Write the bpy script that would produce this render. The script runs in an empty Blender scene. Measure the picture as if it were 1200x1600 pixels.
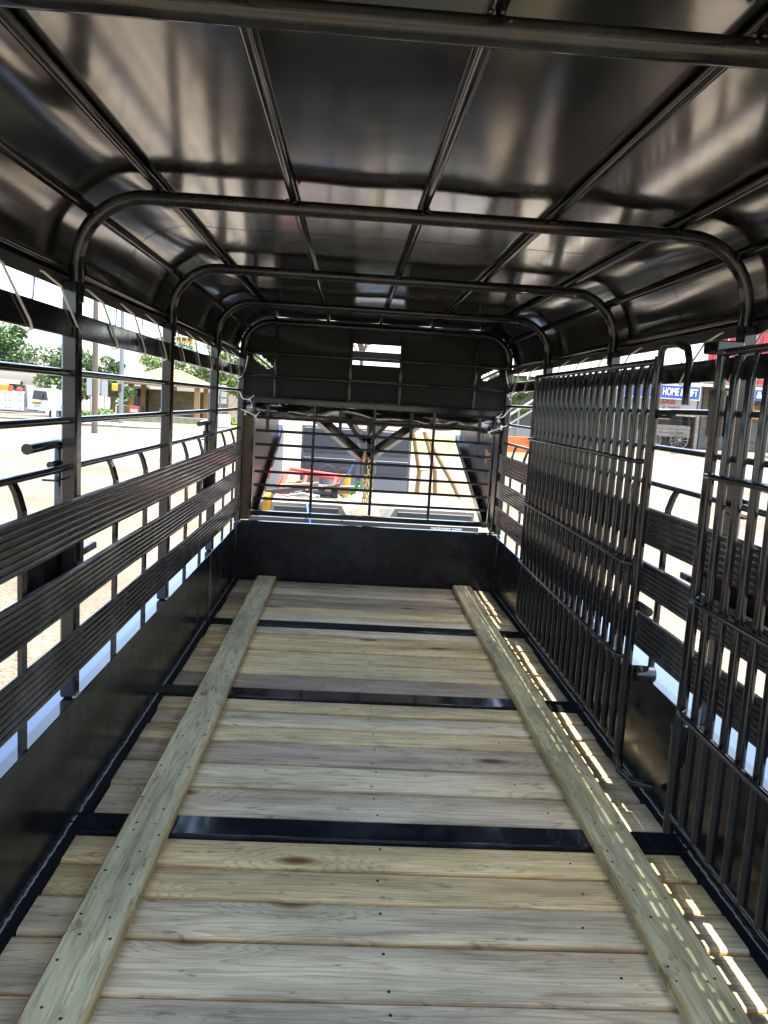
import bpy, bmesh, math, random
from mathutils import Vector, Matrix, noise
random.seed(7)
R = math.radians
scene = bpy.context.scene
col = scene.collection

# ---------------------------------------------------------------- camera, sky, sun, exposure
YAW, PITCH, ROLL = 0.0485, 0.1354, 0.0607
fwd = Vector((math.sin(YAW)*math.cos(PITCH), math.cos(YAW)*math.cos(PITCH), -math.sin(PITCH)))
rgt = Vector((math.cos(YAW), -math.sin(YAW), 0)); upv = rgt.cross(fwd)
r2 = math.cos(ROLL)*rgt + math.sin(ROLL)*upv
u2 = -math.sin(ROLL)*rgt + math.cos(ROLL)*upv
cam_d = bpy.data.cameras.new('camera'); cam = bpy.data.objects.new('camera', cam_d); col.objects.link(cam)
cam.matrix_world = Matrix(((r2.x, u2.x, -fwd.x, -0.1752), (r2.y, u2.y, -fwd.y, 0.0), (r2.z, u2.z, -fwd.z, 1.3672), (0, 0, 0, 1)))
cam_d.sensor_fit = 'VERTICAL'; cam_d.sensor_height = 36.0; cam_d.lens = 1244.8/1600*36.0
cam_d.clip_start = 0.05; cam_d.clip_end = 3000
scene.camera = cam

SUN_EL, SUN_AZ = R(80), R(90)          # sun stands over the right (+x) side
world = bpy.data.worlds.new('World'); scene.world = world; world.use_nodes = True
wn = world.node_tree; bg = wn.nodes['Background']
sky = wn.nodes.new('ShaderNodeTexSky'); sky.sky_type = 'NISHITA'; sky.sun_disc = False
sky.sun_elevation = SUN_EL; sky.sun_rotation = SUN_AZ; sky.dust_density = 3.0; sky.air_density = 1.0
wn.links.new(sky.outputs[0], bg.inputs[0]); bg.inputs[1].default_value = 0.15
sun_d = bpy.data.lights.new('sun', 'SUN'); sun_d.energy = 2.0; sun_d.angle = R(0.5); sun_d.color = (1.0, 0.95, 0.87)
sun = bpy.data.objects.new('sun', sun_d); col.objects.link(sun)
sdir = Vector((math.sin(SUN_AZ)*math.cos(SUN_EL), math.cos(SUN_AZ)*math.cos(SUN_EL)-0.03, math.sin(SUN_EL)))
sun.rotation_euler = sdir.to_track_quat('Z', 'Y').to_euler()
scene.view_settings.view_transform = 'Standard'; scene.view_settings.look = 'None'
scene.view_settings.exposure = 2.7; scene.view_settings.gamma = 1.0

# ---------------------------------------------------------------- helpers
def tag(o, label=None, cat=None, group=None, kind=None):
    if label: o['label'] = label
    if cat: o['category'] = cat
    if group: o['group'] = group
    if kind: o['kind'] = kind
    return o
def empty(name, loc=(0, 0, 0), rz=0.0, label=None, cat=None, group=None):
    o = bpy.data.objects.new(name, None); col.objects.link(o)
    o.location = loc; o.rotation_euler = (0, 0, rz); o.empty_display_size = 0.2
    return tag(o, label, cat, group)
def copy_tree(o, parent=None):
    c = o.copy(); col.objects.link(c); c.parent = parent
    for ch in list(o.children): copy_tree(ch, c)
    return c
def inst(src, parent, loc):
    c = src.copy(); col.objects.link(c); c.parent = parent; c.location = loc
    return c

class MB:
    """collects shapes; build() links them as ONE mesh object. org is subtracted from every vertex."""
    def __init__(s, org=(0, 0, 0)): s.v = []; s.f = []; s.o = Vector(org)
    def add(s, vs, fs):
        n = len(s.v); s.v += [Vector(p) for p in vs]; s.f += [tuple(i+n for i in f) for f in fs]; return s
    def box(s, x0, x1, y0, y1, z0, z1, b=0.0):
        if b <= 0:
            vs = [(x, y, z) for z in (z0, z1) for y in (y0, y1) for x in (x0, x1)]
            return s.add(vs, [(0, 2, 3, 1), (4, 5, 7, 6), (0, 1, 5, 4), (2, 6, 7, 3), (0, 4, 6, 2), (1, 3, 7, 5)])
        vs = []; idx = {}
        for sx, X in ((0, x0), (1, x1)):
            for sy, Y in ((0, y0), (1, y1)):
                for sz, Z in ((0, z0), (1, z1)):
                    dx, dy, dz = (b if not sx else -b), (b if not sy else -b), (b if not sz else -b)
                    for a, p in enumerate(((X, Y+dy, Z+dz), (X+dx, Y, Z+dz), (X+dx, Y+dy, Z))):
                        idx[(sx, sy, sz, a)] = len(vs); vs.append(p)
        I = lambda *k: idx[k]
        fs = []
        for q in (0, 1):
            fs.append((I(q,0,0,0), I(q,1,0,0), I(q,1,1,0), I(q,0,1,0)))
            fs.append((I(0,q,0,1), I(1,q,0,1), I(1,q,1,1), I(0,q,1,1)))
            fs.append((I(0,0,q,2), I(1,0,q,2), I(1,1,q,2), I(0,1,q,2)))
        for p in (0, 1):
            for q in (0, 1):
                fs.append((I(p,q,0,0), I(p,q,1,0), I(p,q,1,1), I(p,q,0,1)))
                fs.append((I(p,0,q,0), I(p,1,q,0), I(p,1,q,2), I(p,0,q,2)))
                fs.append((I(0,p,q,1), I(1,p,q,1), I(1,p,q,2), I(0,p,q,2)))
                for r in (0, 1): pass
        for sx in (0, 1):
            for sy in (0, 1):
                for sz in (0, 1): fs.append((I(sx,sy,sz,0), I(sx,sy,sz,1), I(sx,sy,sz,2)))
        return s.add(vs, fs)
    def prism(s, pts, axis, a, b):
        """pts 2D polygon in the plane normal to axis; extruded from a to b"""
        def P(p, t):
            return {'x': (t, p[0], p[1]), 'y': (p[0], t, p[1]), 'z': (p[0], p[1], t)}[axis]
        n = len(pts); vs = [P(p, a) for p in pts]+[P(p, b) for p in pts]
        fs = [tuple(range(n)), tuple(range(2*n-1, n-1, -1))]+[(i, (i+1) % n, n+(i+1) % n, n+i) for i in range(n)]
        return s.add(vs, fs)
    def tube(s, path, r, n=10, cap=True, sq=False, closed=False):
        pts = [Vector(p) for p in path]; m = len(pts); rings = []
        nrm = None
        for i in range(m):
            if closed: t = (pts[(i+1) % m]-pts[i-1]).normalized()
            else: t = (pts[min(i+1, m-1)]-pts[max(i-1, 0)]).normalized()
            if nrm is None:
                a = Vector((0, 0, 1)) if abs(t.z) < .9 else Vector((0, 1, 0)); nrm = (a-t*a.dot(t)).normalized()
            else: nrm = (nrm-t*nrm.dot(t)).normalized()
            bn = t.cross(nrm); rr = r[i] if isinstance(r, (list, tuple)) else r
            if sq: rings.append([pts[i]+rr*(nrm*cx+bn*cy) for cx, cy in ((1, 1), (-1, 1), (-1, -1), (1, -1))])
            else: rings.append([pts[i]+rr*(nrm*math.cos(2*math.pi*k/n)+bn*math.sin(2*math.pi*k/n)) for k in range(n)])
        if sq: n = 4
        vs = [p for g in rings for p in g]; fs = []
        for i in range(m if closed else m-1):
            j = (i+1) % m
            for k in range(n): fs.append((i*n+k, i*n+(k+1) % n, j*n+(k+1) % n, j*n+k))
        if cap and not closed: fs += [tuple(range(n-1, -1, -1)), tuple((m-1)*n+k for k in range(n))]
        return s.add(vs, fs)
    def disc(s, c, r, axis='z', n=8, h=.004):
        c = Vector(c); d = {'x': Vector((h, 0, 0)), 'y': Vector((0, h, 0)), 'z': Vector((0, 0, h))}[axis]
        return s.tube([c, c+d], r, n)
    def grid(s, fn, nu, nv, keep=None):
        n0 = len(s.v)
        for j in range(nv+1):
            for i in range(nu+1): s.v.append(Vector(fn(i/nu, j/nv)))
        for j in range(nv):
            for i in range(nu):
                if keep and not keep((i+.5)/nu, (j+.5)/nv): continue
                a = n0+j*(nu+1)+i; s.f.append((a, a+1, a+nu+2, a+nu+1))
        return s
    def build(s, name, mat, parent=None, smooth=None, kind=None):
        me = bpy.data.meshes.new(name); me.from_pydata([tuple(p-s.o) for p in s.v], [], s.f)
        bm = bmesh.new(); bm.from_mesh(me)
        bmesh.ops.recalc_face_normals(bm, faces=bm.faces); bm.to_mesh(me); bm.free()
        me.materials.append(mat)
        o = bpy.data.objects.new(name, me); col.objects.link(o)
        if parent: o.parent = parent
        if smooth is not None:
            for p in me.polygons: p.use_smooth = True
            try: me.set_sharp_from_angle(angle=R(smooth))
            except Exception: pass
        if kind: o['kind'] = kind
        return o

def arc(c, r, a0, a1, n, plane='xz', k=0):
    out = []
    for i in range(n+1):
        a = R(a0+(a1-a0)*i/n); u, v = c[0]+r*math.cos(a), c[1]+r*math.sin(a)
        out.append({'xz': (u, k, v), 'yz': (k, u, v), 'xy': (u, v, k)}[plane])
    return out

# ---------------------------------------------------------------- materials
def mat(name, color=(.5, .5, .5), rough=.6, metal=0.0, spec=.5, emit=None):
    m = bpy.data.materials.new(name); m.use_nodes = True
    b = m.node_tree.nodes['Principled BSDF']
    b.inputs['Base Color'].default_value = (*color, 1); b.inputs['Roughness'].default_value = rough
    b.inputs['Metallic'].default_value = metal; b.inputs['Specular IOR Level'].default_value = spec
    return m
def nd(m, t, **kw):
    n = m.node_tree.nodes.new(t)
    for k, v in kw.items():
        if k in n.inputs: n.inputs[k].default_value = v
        else: setattr(n, k, v)
    return n
def lk(m, a, b): m.node_tree.links.new(a, b)
def bsdf(m): return m.node_tree.nodes['Principled BSDF']
def ramp(m, fac, stops):
    n = nd(m, 'ShaderNodeValToRGB'); e = n.color_ramp.elements
    while len(e) < len(stops): e.new(.5)
    for i, (p, c) in enumerate(stops): e[i].position = p; e[i].color = (*c, 1)
    lk(m, fac, n.inputs[0]); return n
def bump(m, h, dist, strength=1.0):
    n = nd(m, 'ShaderNodeBump', Strength=strength, Distance=dist); lk(m, h, n.inputs['Height'])
    lk(m, n.outputs[0], bsdf(m).inputs['Normal']); return n
def mapped(m, scale, src='Object', rnd=False):
    tc = nd(m, 'ShaderNodeTexCoord'); mp = nd(m, 'ShaderNodeMapping'); mp.inputs['Scale'].default_value = scale
    if rnd:
        oi = nd(m, 'ShaderNodeObjectInfo'); mu = nd(m, 'ShaderNodeMath', operation='MULTIPLY'); mu.inputs[1].default_value = 37.0
        lk(m, oi.outputs['Random'], mu.inputs[0]); cb = nd(m, 'ShaderNodeCombineXYZ')
        for i in range(3): lk(m, mu.outputs[0], cb.inputs[i])
        lk(m, cb.outputs[0], mp.inputs['Location'])
    lk(m, tc.outputs[src], mp.inputs[0]); return mp
def noisy(m, scale, c0, c1, det=4.0, sc=(1, 1, 1), lo=.35, hi=.65, rough=None, bmp=0.0, src='Object'):
    mp = mapped(m, sc, src); n = nd(m, 'ShaderNodeTexNoise', Scale=scale, Detail=det, Roughness=.6)
    lk(m, mp.outputs[0], n.inputs['Vector']); r = ramp(m, n.outputs['Fac'], [(lo, c0), (hi, c1)])
    lk(m, r.outputs[0], bsdf(m).inputs['Base Color'])
    if bmp: bump(m, n.outputs['Fac'], bmp)
    return n

M = {}
def black_paint(name, base, rough, wav=.0008):
    m = mat(name, base, rough, spec=.5)
    mp = mapped(m, (1, 1, 1)); n = nd(m, 'ShaderNodeTexNoise', Scale=9.0, Detail=5.0); lk(m, mp.outputs[0], n.inputs['Vector'])
    mr = nd(m, 'ShaderNodeMapRange'); mr.inputs[1].default_value = .3; mr.inputs[2].default_value = .7
    mr.inputs[3].default_value = rough*.7; mr.inputs[4].default_value = rough*1.5
    lk(m, n.outputs['Fac'], mr.inputs[0]); lk(m, mr.outputs[0], bsdf(m).inputs['Roughness'])
    nb = nd(m, 'ShaderNodeTexNoise', Scale=3.1, Detail=8.0, Roughness=.72); lk(m, mp.outputs[0], nb.inputs['Vector'])
    cr = ramp(m, nb.outputs['Fac'], [(.5, base), (.72, tuple(c*3.2+.006 for c in base))]); lk(m, cr.outputs[0], bsdf(m).inputs['Base Color'])
    n2 = nd(m, 'ShaderNodeTexNoise', Scale=26.0, Detail=2.0); lk(m, mp.outputs[0], n2.inputs['Vector'])
    bump(m, n2.outputs['Fac'], wav, .5)
    return m
M['black'] = black_paint('black_gloss_paint', (.010, .010, .010), .11, .0004)
M['sheet'] = black_paint('black_sheet_paint', (.008, .008, .009), .2, .0004)
M['bar'] = black_paint('black_crossmember_paint', (.010, .012, .015), .08, .0003)
M['slat'] = black_paint('black_slat_paint', (.032, .031, .029), .2, .0002)
bsdf(M['sheet']).inputs['Specular IOR Level'].default_value = .32
M['fender'] = mat('fender_gloss_paint', (.10, .125, .16), .1, metal=.85)
# tarp: soft vinyl with shallow creases
m = M['tarp'] = mat('black_vinyl_tarp', (.007, .006, .0045), .22, spec=1.0)
mp = mapped(m, (1, 1, 1)); n1 = nd(m, 'ShaderNodeTexNoise', Scale=5.0, Detail=4.0, Distortion=.6); lk(m, mp.outputs[0], n1.inputs['Vector'])
n2 = nd(m, 'ShaderNodeTexNoise', Scale=180.0, Detail=1.0); lk(m, mp.outputs[0], n2.inputs['Vector'])
mx = nd(m, 'ShaderNodeMath', operation='MULTIPLY_ADD'); mx.inputs[1].default_value = .02
lk(m, n2.outputs['Fac'], mx.inputs[0]); lk(m, n1.outputs['Fac'], mx.inputs[2]); bump(m, mx.outputs[0], .0017, .5)
mr = nd(m, 'ShaderNodeMapRange'); mr.inputs[1].default_value = .3; mr.inputs[2].default_value = .7; mr.inputs[3].default_value = .12; mr.inputs[4].default_value = .2
bsdf(m).inputs['IOR'].default_value = 1.7; bsdf(m).inputs['Coat Weight'].default_value = 1.0; bsdf(m).inputs['Coat Roughness'].default_value = .12; bsdf(m).inputs['Coat IOR'].default_value = 1.6
M['tarpf'] = mat('black_vinyl_front', (.008, .0075, .007), .5, spec=.3)
lk(m, n1.outputs['Fac'], mr.inputs[0]); lk(m, mr.outputs[0], bsdf(m).inputs['Roughness'])

def wood(name, along, tones, ringf=9.0):
    """treated lumber; along = axis index of the grain; fine fibres, cathedral growth rings, knots, grey weathering"""
    m = mat(name, (.4, .35, .25), .62, spec=.3)
    ac = 1-along
    def mix(a, b, f, t='MULTIPLY'):
        n = nd(m, 'ShaderNodeMix', data_type='RGBA', blend_type=t)
        if isinstance(f, float): n.inputs[0].default_value = f
        else: lk(m, f, n.inputs[0])
        lk(m, a, n.inputs[6]); lk(m, b, n.inputs[7]); return n.outputs[2]
    def stretched(a, b, z):
        v = [0, 0, z]; v[along] = a; v[ac] = b; return mapped(m, tuple(v), rnd=True)
    oi = nd(m, 'ShaderNodeObjectInfo')
    base = ramp(m, oi.outputs['Random'], [(i/len(tones), c) for i, c in enumerate(tones)]); base.color_ramp.interpolation = 'CONSTANT'
    # knots: sparse cells, long along the grain
    mk = stretched(1.5, 4.2, 1.0); vo = nd(m, 'ShaderNodeTexVoronoi', Scale=1.0, Randomness=1.0); vo.voronoi_dimensions = '2D'
    lk(m, mk.outputs[0], vo.inputs['Vector'])
    # growth rings: distorted distance field, bent round the knots
    mw = stretched(.55, 9.0, 3.0); wn_ = nd(m, 'ShaderNodeTexNoise', Scale=1.0, Detail=4.5, Roughness=.5); lk(m, mw.outputs[0], wn_.inputs['Vector'])
    kb = nd(m, 'ShaderNodeMapRange'); kb.inputs[1].default_value = .0; kb.inputs[2].default_value = .35; kb.inputs[3].default_value = .45; kb.inputs[4].default_value = 0
    sc_ = nd(m, 'ShaderNodeSeparateColor'); lk(m, vo.outputs['Color'], sc_.inputs[0])
    gt = nd(m, 'ShaderNodeMath', operation='GREATER_THAN'); gt.inputs[1].default_value = .3; lk(m, sc_.outputs[0], gt.inputs[0])
    kd = nd(m, 'ShaderNodeMath', operation='ADD'); lk(m, vo.outputs['Distance'], kd.inputs[0]); lk(m, gt.outputs[0], kd.inputs[1])
    lk(m, kd.outputs[0], kb.inputs[0])
    ad = nd(m, 'ShaderNodeMath', operation='ADD'); lk(m, wn_.outputs['Fac'], ad.inputs[0]); lk(m, kb.outputs[0], ad.inputs[1])
    mu = nd(m, 'ShaderNodeMath', operation='MULTIPLY'); mu.inputs[1].default_value = ringf; lk(m, ad.outputs[0], mu.inputs[0])
    fr = nd(m, 'ShaderNodeMath', operation='FRACT'); lk(m, mu.outputs[0], fr.inputs[0])
    rings = ramp(m, fr.outputs[0], [(0, (1.06, 1.06, 1.05)), (.6, (1, .99, .97)), (.9, (.70, .64, .55)), (1.0, (.98, .97, .95))])
    fib = nd(m, 'ShaderNodeTexNoise', Scale=1.0, Detail=5.0, Roughness=.7); mf = stretched(7.0, 330.0, 40.0); lk(m, mf.outputs[0], fib.inputs['Vector'])
    fr_ = ramp(m, fib.outputs['Fac'], [(.32, (.62, .6, .57)), (.55, (1.02, 1.01, 1.0))])
    gr = nd(m, 'ShaderNodeTexNoise', Scale=1.0, Detail=4.0, Roughness=.6); mg = stretched(1.6, 9.0, 4.0); lk(m, mg.outputs[0], gr.inputs['Vector'])
    grc = ramp(m, gr.outputs['Fac'], [(.36, (.58, .575, .56)), (.60, (1.04, 1.03, 1.01))])
    st_ = nd(m, 'ShaderNodeTexNoise', Scale=1.0, Detail=3.0, Roughness=.75); ms = stretched(9.0, 26.0, 9.0); lk(m, ms.outputs[0], st_.inputs['Vector'])
    stc = ramp(m, st_.outputs['Fac'], [(.30, (.45, .43, .40)), (.40, (1, 1, 1))])
    kn = ramp(m, kd.outputs[0], [(.03, (.13, .085, .06)), (.06, (.38, .27, .19)), (.085, (.72, .62, .52)), (.12, (1, 1, 1))])
    c = mix(base.outputs[0], rings.outputs[0], .8); c = mix(c, fr_.outputs[0], .85); c = mix(c, grc.outputs[0], .95); c = mix(c, stc.outputs[0], .85); c = mix(c, kn.outputs[0], .92)
    # the narrow edges of a board are fresher, browner wood
    ge = nd(m, 'ShaderNodeNewGeometry'); sx = nd(m, 'ShaderNodeSeparateXYZ'); lk(m, ge.outputs['True Normal'], sx.inputs[0])
    eg = nd(m, 'ShaderNodeMapRange'); eg.inputs[1].default_value = .95; eg.inputs[2].default_value = .6; lk(m, sx.outputs[2], eg.inputs[0])
    br = nd(m, 'ShaderNodeRGB'); br.outputs[0].default_value = (.72, .55, .38, 1)
    c = mix(c, br.outputs[0], eg.outputs[0])
    lk(m, c, bsdf(m).inputs['Base Color']); bump(m, fib.outputs['Fac'], .0012, .5)
    return m
M['plank'] = wood('weathered_plank', 0, [(.88, .74, .42), (.53, .45, .325), (.88, .79, .53), (.65, .56, .40), (.90, .73, .38), (.74, .65, .45), (.49, .41, .29), (.82, .72, .48)], 15.0)
M['runner'] = wood('greenish_treated_runner', 1, [(.72, .69, .42), (.68, .66, .41)], 16.0)
M['screw'] = mat('dark_screw', (.05, .045, .04), .5, metal=.6)
M['weld'] = mat('weld_bead', (.6, .6, .6), .3, metal=.9)
n = nd(M['weld'], 'ShaderNodeTexNoise', Scale=300.0); bump(M['weld'], n.outputs['Fac'], .004)
M['litplate'] = mat('black_plate_lit_tan', (.11, .068, .032), .3)  # tan base colour paints in the light caught by glossy black left plates
M['matte'] = mat('matte_black_paint', (.012, .012, .012), .55, spec=.25)
M['rope'] = mat('white_rope', (.72, .68, .6), .85)
M['hem'] = mat('tarp_hem', (.03, .03, .03), .45)
M['ground'] = mat('caliche_gravel', (.55, .5, .4), .9)
M['asphalt'] = mat('sun_bleached_road', (.42, .41, .38), .9); noisy(M['asphalt'], .6, (.12, .113, .098), (.18, .168, .145), src='Generated', sc=(200, 200, 1))
M['concrete'] = mat('concrete', (.5, .48, .43), .85); noisy(M['concrete'], 3, (.15, .135, .105), (.22, .2, .16))
M['grass'] = mat('dry_grass', (.2, .24, .05), .9); noisy(M['grass'], 2.5, (.1, .15, .03), (.3, .3, .07))
M['white'] = mat('white_paint', (.55, .55, .53), .35); M['offwhite'] = mat('offwhite_panel', (.32, .32, .3), .5)
M['glass'] = mat('dark_glass', (.03, .04, .05), .05, spec=.8)
M['tyre'] = mat('tyre_rubber', (.03, .03, .03), .8); M['chrome'] = mat('bright_steel', (.6, .6, .6), .2, metal=1)
M['orange'] = mat('orange_lettering', (.85, .32, .03), .5); M['yellow'] = mat('yellow_paint', (.5, .27, .015), .5)
M['red'] = mat('red_paint', (.6, .05, .03), .4); M['barnred'] = mat('barn_red_metal', (.42, .035, .045), .45)
M['blue'] = mat('sign_blue', (.03, .07, .35), .4); M['bluestrap'] = mat('blue_strap', (.06, .2, .7), .7)
M['green'] = mat('green_hook', (.06, .5, .05), .6)
M['tan'] = mat('tan_paint', (.26, .155, .06), .5); M['canopy'] = mat('tan_metal_roof', (.46, .22, .04), .5)
M['stone'] = mat('tan_stone', (.45, .36, .22), .85); noisy(M['stone'], 1.3, (.13, .1, .055), (.24, .19, .11), sc=(1, 1, 3.5))
M['steel'] = mat('grey_steel', (.12, .125, .13), .4, metal=.2); M['darksteel'] = mat('dark_grey_steel', (.04, .042, .045), .45)
M['lightsteel'] = mat('light_grey_panel', (.13, .135, .14), .45); M['galv'] = mat('galvanised_steel', (.2, .21, .22), .45, metal=.4)
M['polewood'] = mat('dark_pole_wood', (.12, .09, .06), .9)
M['barnwood'] = mat('weathered_barn_wood', (.2, .12, .07), .85); noisy(M['barnwood'], 3, (.12, .07, .04), (.3, .2, .12), sc=(.5, 1, 6))
M['greywood'] = mat('grey_wood', (.2, .17, .14), .9); noisy(M['greywood'], 4, (.13, .11, .09), (.28, .24, .19), sc=(.6, 1, 5))
M['bark'] = mat('bark', (.12, .09, .06), .9)
M['plasticorange'] = mat('orange_barrier_plastic', (.8, .12, .02), .5)
M['gold'] = mat('yellow_zinc_chain', (.62, .45, .18), .35, metal=.8)
M['signal'] = mat('signal_yellow', (.75, .38, .02), .5)
M['labelpink'] = mat('pink_label', (.75, .4, .4), .5); M['redtext'] = mat('red_lettering', (.6, .05, .06), .5)
M['textwhite'] = mat('white_lettering', (.85, .85, .85), .5)
def leafmat(name, c0, c1):
    m = mat(name, c0, .6, spec=.3); oi = nd(m, 'ShaderNodeNewGeometry')
    r = ramp(m, oi.outputs['Random Per Island'], [(0, c0), (1, c1)]); lk(m, r.outputs[0], bsdf(m).inputs['Base Color'])
    return m
M['leaf'] = leafmat('oak_leaves', (.045, .085, .03), (.10, .16, .05)); M['leaf2'] = leafmat('young_leaves', (.08, .14, .03), (.16, .22, .05))
# gravel ground: fine speckle + broad patches
m = M['ground']; mp = mapped(m, (1, 1, 1), 'Object')
a = nd(m, 'ShaderNodeTexNoise', Scale=34.0, Detail=3.0, Roughness=.7); b = nd(m, 'ShaderNodeTexNoise', Scale=.35, Detail=5.0)
lk(m, mp.outputs[0], a.inputs['Vector']); lk(m, mp.outputs[0], b.inputs['Vector'])
ra = ramp(m, a.outputs['Fac'], [(.38, (.085, .067, .040)), (.60, (.265, .22, .148))]); rb = ramp(m, b.outputs['Fac'], [(.36, (.62, .57, .5)), (.6, (1.05, 1.03, 1.0))])
mu = nd(m, 'ShaderNodeMix', data_type='RGBA', blend_type='MULTIPLY'); mu.inputs[0].default_value = 1
lk(m, ra.outputs[0], mu.inputs[6]); lk(m, rb.outputs[0], mu.inputs[7]); lk(m, mu.outputs[2], bsdf(m).inputs['Base Color']); bump(m, a.outputs['Fac'], .02)

def gz(x, y):
    return -.73+.015*90*math.tanh(x/90)-.006*120*math.tanh(y/120)
def text_part(name, body, size, loc, rot, mt, parent, extrude=.004, bold=0.0):
    cu = bpy.data.curves.new('lettering', 'FONT'); cu.body = body; cu.size = size; cu.extrude = extrude; cu.align_x = 'CENTER'; cu.align_y = 'CENTER'
    cu.offset = bold
    t = bpy.data.objects.new('tmp', cu); col.objects.link(t)
    dg = bpy.context.evaluated_depsgraph_get(); me = bpy.data.meshes.new_from_object(t.evaluated_get(dg))
    col.objects.unlink(t); bpy.data.objects.remove(t)
    me.materials.clear(); me.materials.append(mt)
    o = bpy.data.objects.new(name, me); col.objects.link(o); o.location = loc; o.rotation_euler = rot
    if parent: o.parent = parent
    return o

# ================================================================ SETTING: ground, road, kerbs, grass
def sheet(name, mt, x0, x1, y0, y1, dz, nx, ny, f=None):
    def fn(u, v):
        if f: x, y = f(u, v)
        else: x, y = x0+(x1-x0)*u, y0+(y1-y0)*v
        return (x, y, gz(x, y)+dz)
    return tag(MB().grid(fn, nx, ny).build(name, mt, smooth=60), kind='structure')
def gfun(u, v):
    s = lambda t: math.copysign(abs(2*t-1)**2.2, 2*t-1)
    return (900*s(u), 900*s(v)+20)
sheet('ground', M['ground'], 0, 0, 0, 0, 0, 110, 110, gfun)
sheet('road', M['asphalt'], -120, 90, 27.5, 42, .006, 60, 6)
sheet('road', M['asphalt'], -22, -15, 42.2, 110, .010, 6, 30)
sheet('grass', M['grass'], 1.5, 10, 38.6, 62, .02, 10, 20)
sheet('grass', M['grass'], -24, -6, 65, 72, .02, 10, 8)

# ================================================================ STOCK TRAILER
ORG = (0, 2.5, -.73)
trailer = empty('stock_trailer', ORG, label='black steel livestock trailer with plank floor, open slatted sides and hooped roof', cat='trailer')
T = lambda: MB(ORG)
Y0, Y1 = -.06, 5.95
BOWS = [-.03, 1.21, 2.37, 3.58, 4.78, 5.95]
XP = .985
# --- floor planks (ends measured), cross members, runners
joints = [[5.90, 5.70, 5.486, 5.338, 5.167, 4.965, 4.80], [4.676, 4.533, 4.401, 4.232, 4.043, 3.837, 3.63],
          [3.503, 3.361, 3.206, 3.054, 2.856, 2.664, 2.456], [2.334, 2.181, 2.028, 1.866, 1.664, 1.47, 1.285],
          [1.16, 1.02, .88, .69, .55, .36, .17, .02, -.05]]
for bay in joints:
    for a, b in zip(bay[:-1], bay[1:]):
        dz = random.uniform(-.004, .002); e = random.uniform(-.006, .006); g = random.uniform(.0025, .0045)
        mb = T()
        nseg = 12
        bow = random.uniform(-.0015, .0015); ph = random.random()*6
        x0, x1 = -.943+e, .947+e
        prof = [(b+g, -.036), (b+g, -.012), (b+g+.002, -.006), (b+g+.0065, -.0018), (b+g+.013, 0), (a-g-.010, 0), (a-g-.003, -.003), (a-g, -.009), (a-g, -.036)]
        vs = []; fs = []
        for i in range(nseg+1):
            x = x0+(x1-x0)*i/nseg; w = bow*math.sin(3*x+ph)
            for (y, z) in prof: vs.append((x, y+w, z+dz))
        k = len(prof)
        for i in range(nseg):
            for j in range(k): fs.append((i*k+j, i*k+(j+1) % k, (i+1)*k+(j+1) % k, (i+1)*k+j))
        fs += [tuple(range(k)), tuple(nseg*k+j for j in range(k))]
        pl = mb.add(vs, fs).build('plank', M['plank'], trailer, smooth=40)
        sc = T()
        for sx in (-.79, -.70, -.02, .68, .77):
            for t in ((.2, .78) if a-b > .165 else (.25,)):
                if abs(sx) > .1: continue
                sc.disc((sx+random.uniform(-.012, .012), b+(a-b)*(1-t)+random.uniform(-.01, .01), dz+.0004), .0045, 'z', 7, .0012)
        sc.disc((random.uniform(.5, .6), (a+b)/2, dz+.0004), .004, 'z', 7, .0012)
        sc.build('screw_head', M['screw'], pl, kind='stuff')
for yb0, yb1 in ((4.676, 4.80), (3.503, 3.63), (2.334, 2.456), (1.16, 1.285)):
    mb = T().box(-.99, .99, yb0+.004, yb1-.004, -.06, .005, .004).box(-.94, .94, yb0+.0045, yb0+.012, -.01, .008, .002)
    mb.build('floor_crossmember', M['bar'], trailer, smooth=40)
def runner(x0, x1, y0, y1, z1):
    mb = T(); n = 24; vs = []; fs = []
    prof = [(x0, .0045), (x0, z1-.006), (x0+.006, z1), (x1-.006, z1), (x1, z1-.006), (x1, .0045)]
    for i in range(n+1):
        y = y0+(y1-y0)*i/n; w = .003*math.sin(y*1.7+x0*5)
        vs += [(x+w, y, z) for x, z in prof]
    k = len(prof)
    for i in range(n):
        for j in range(k): fs.append((i*k+j, i*k+(j+1) % k, (i+1)*k+(j+1) % k, (i+1)*k+j))
    fs += [tuple(range(k)), tuple(n*k+j for j in range(k))]
    o = mb.add(vs, fs).build('runner_board', M['runner'], trailer, smooth=40)
    sc = T(); y = y0+.06
    while y < y1-.05:
        for xx in (x0+.03, x1-.035):
            if random.random() < .8: sc.disc((xx+random.uniform(-.018, .018), y+random.uniform(-.03, .03), z1-.0004), random.uniform(.003, .0046), 'z', 7, .0014)
        y += random.uniform(.055, .11)
    sc.build('screw_head', M['screw'], o, kind='stuff')
for x0 in (-.808, .664):
    runner(x0, x0+.14, 3.462, 5.885, .034); runner(x0, x0+.141, .2, 3.458, .036); runner(x0, x0+.14, -.05, .196, .034)
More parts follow.
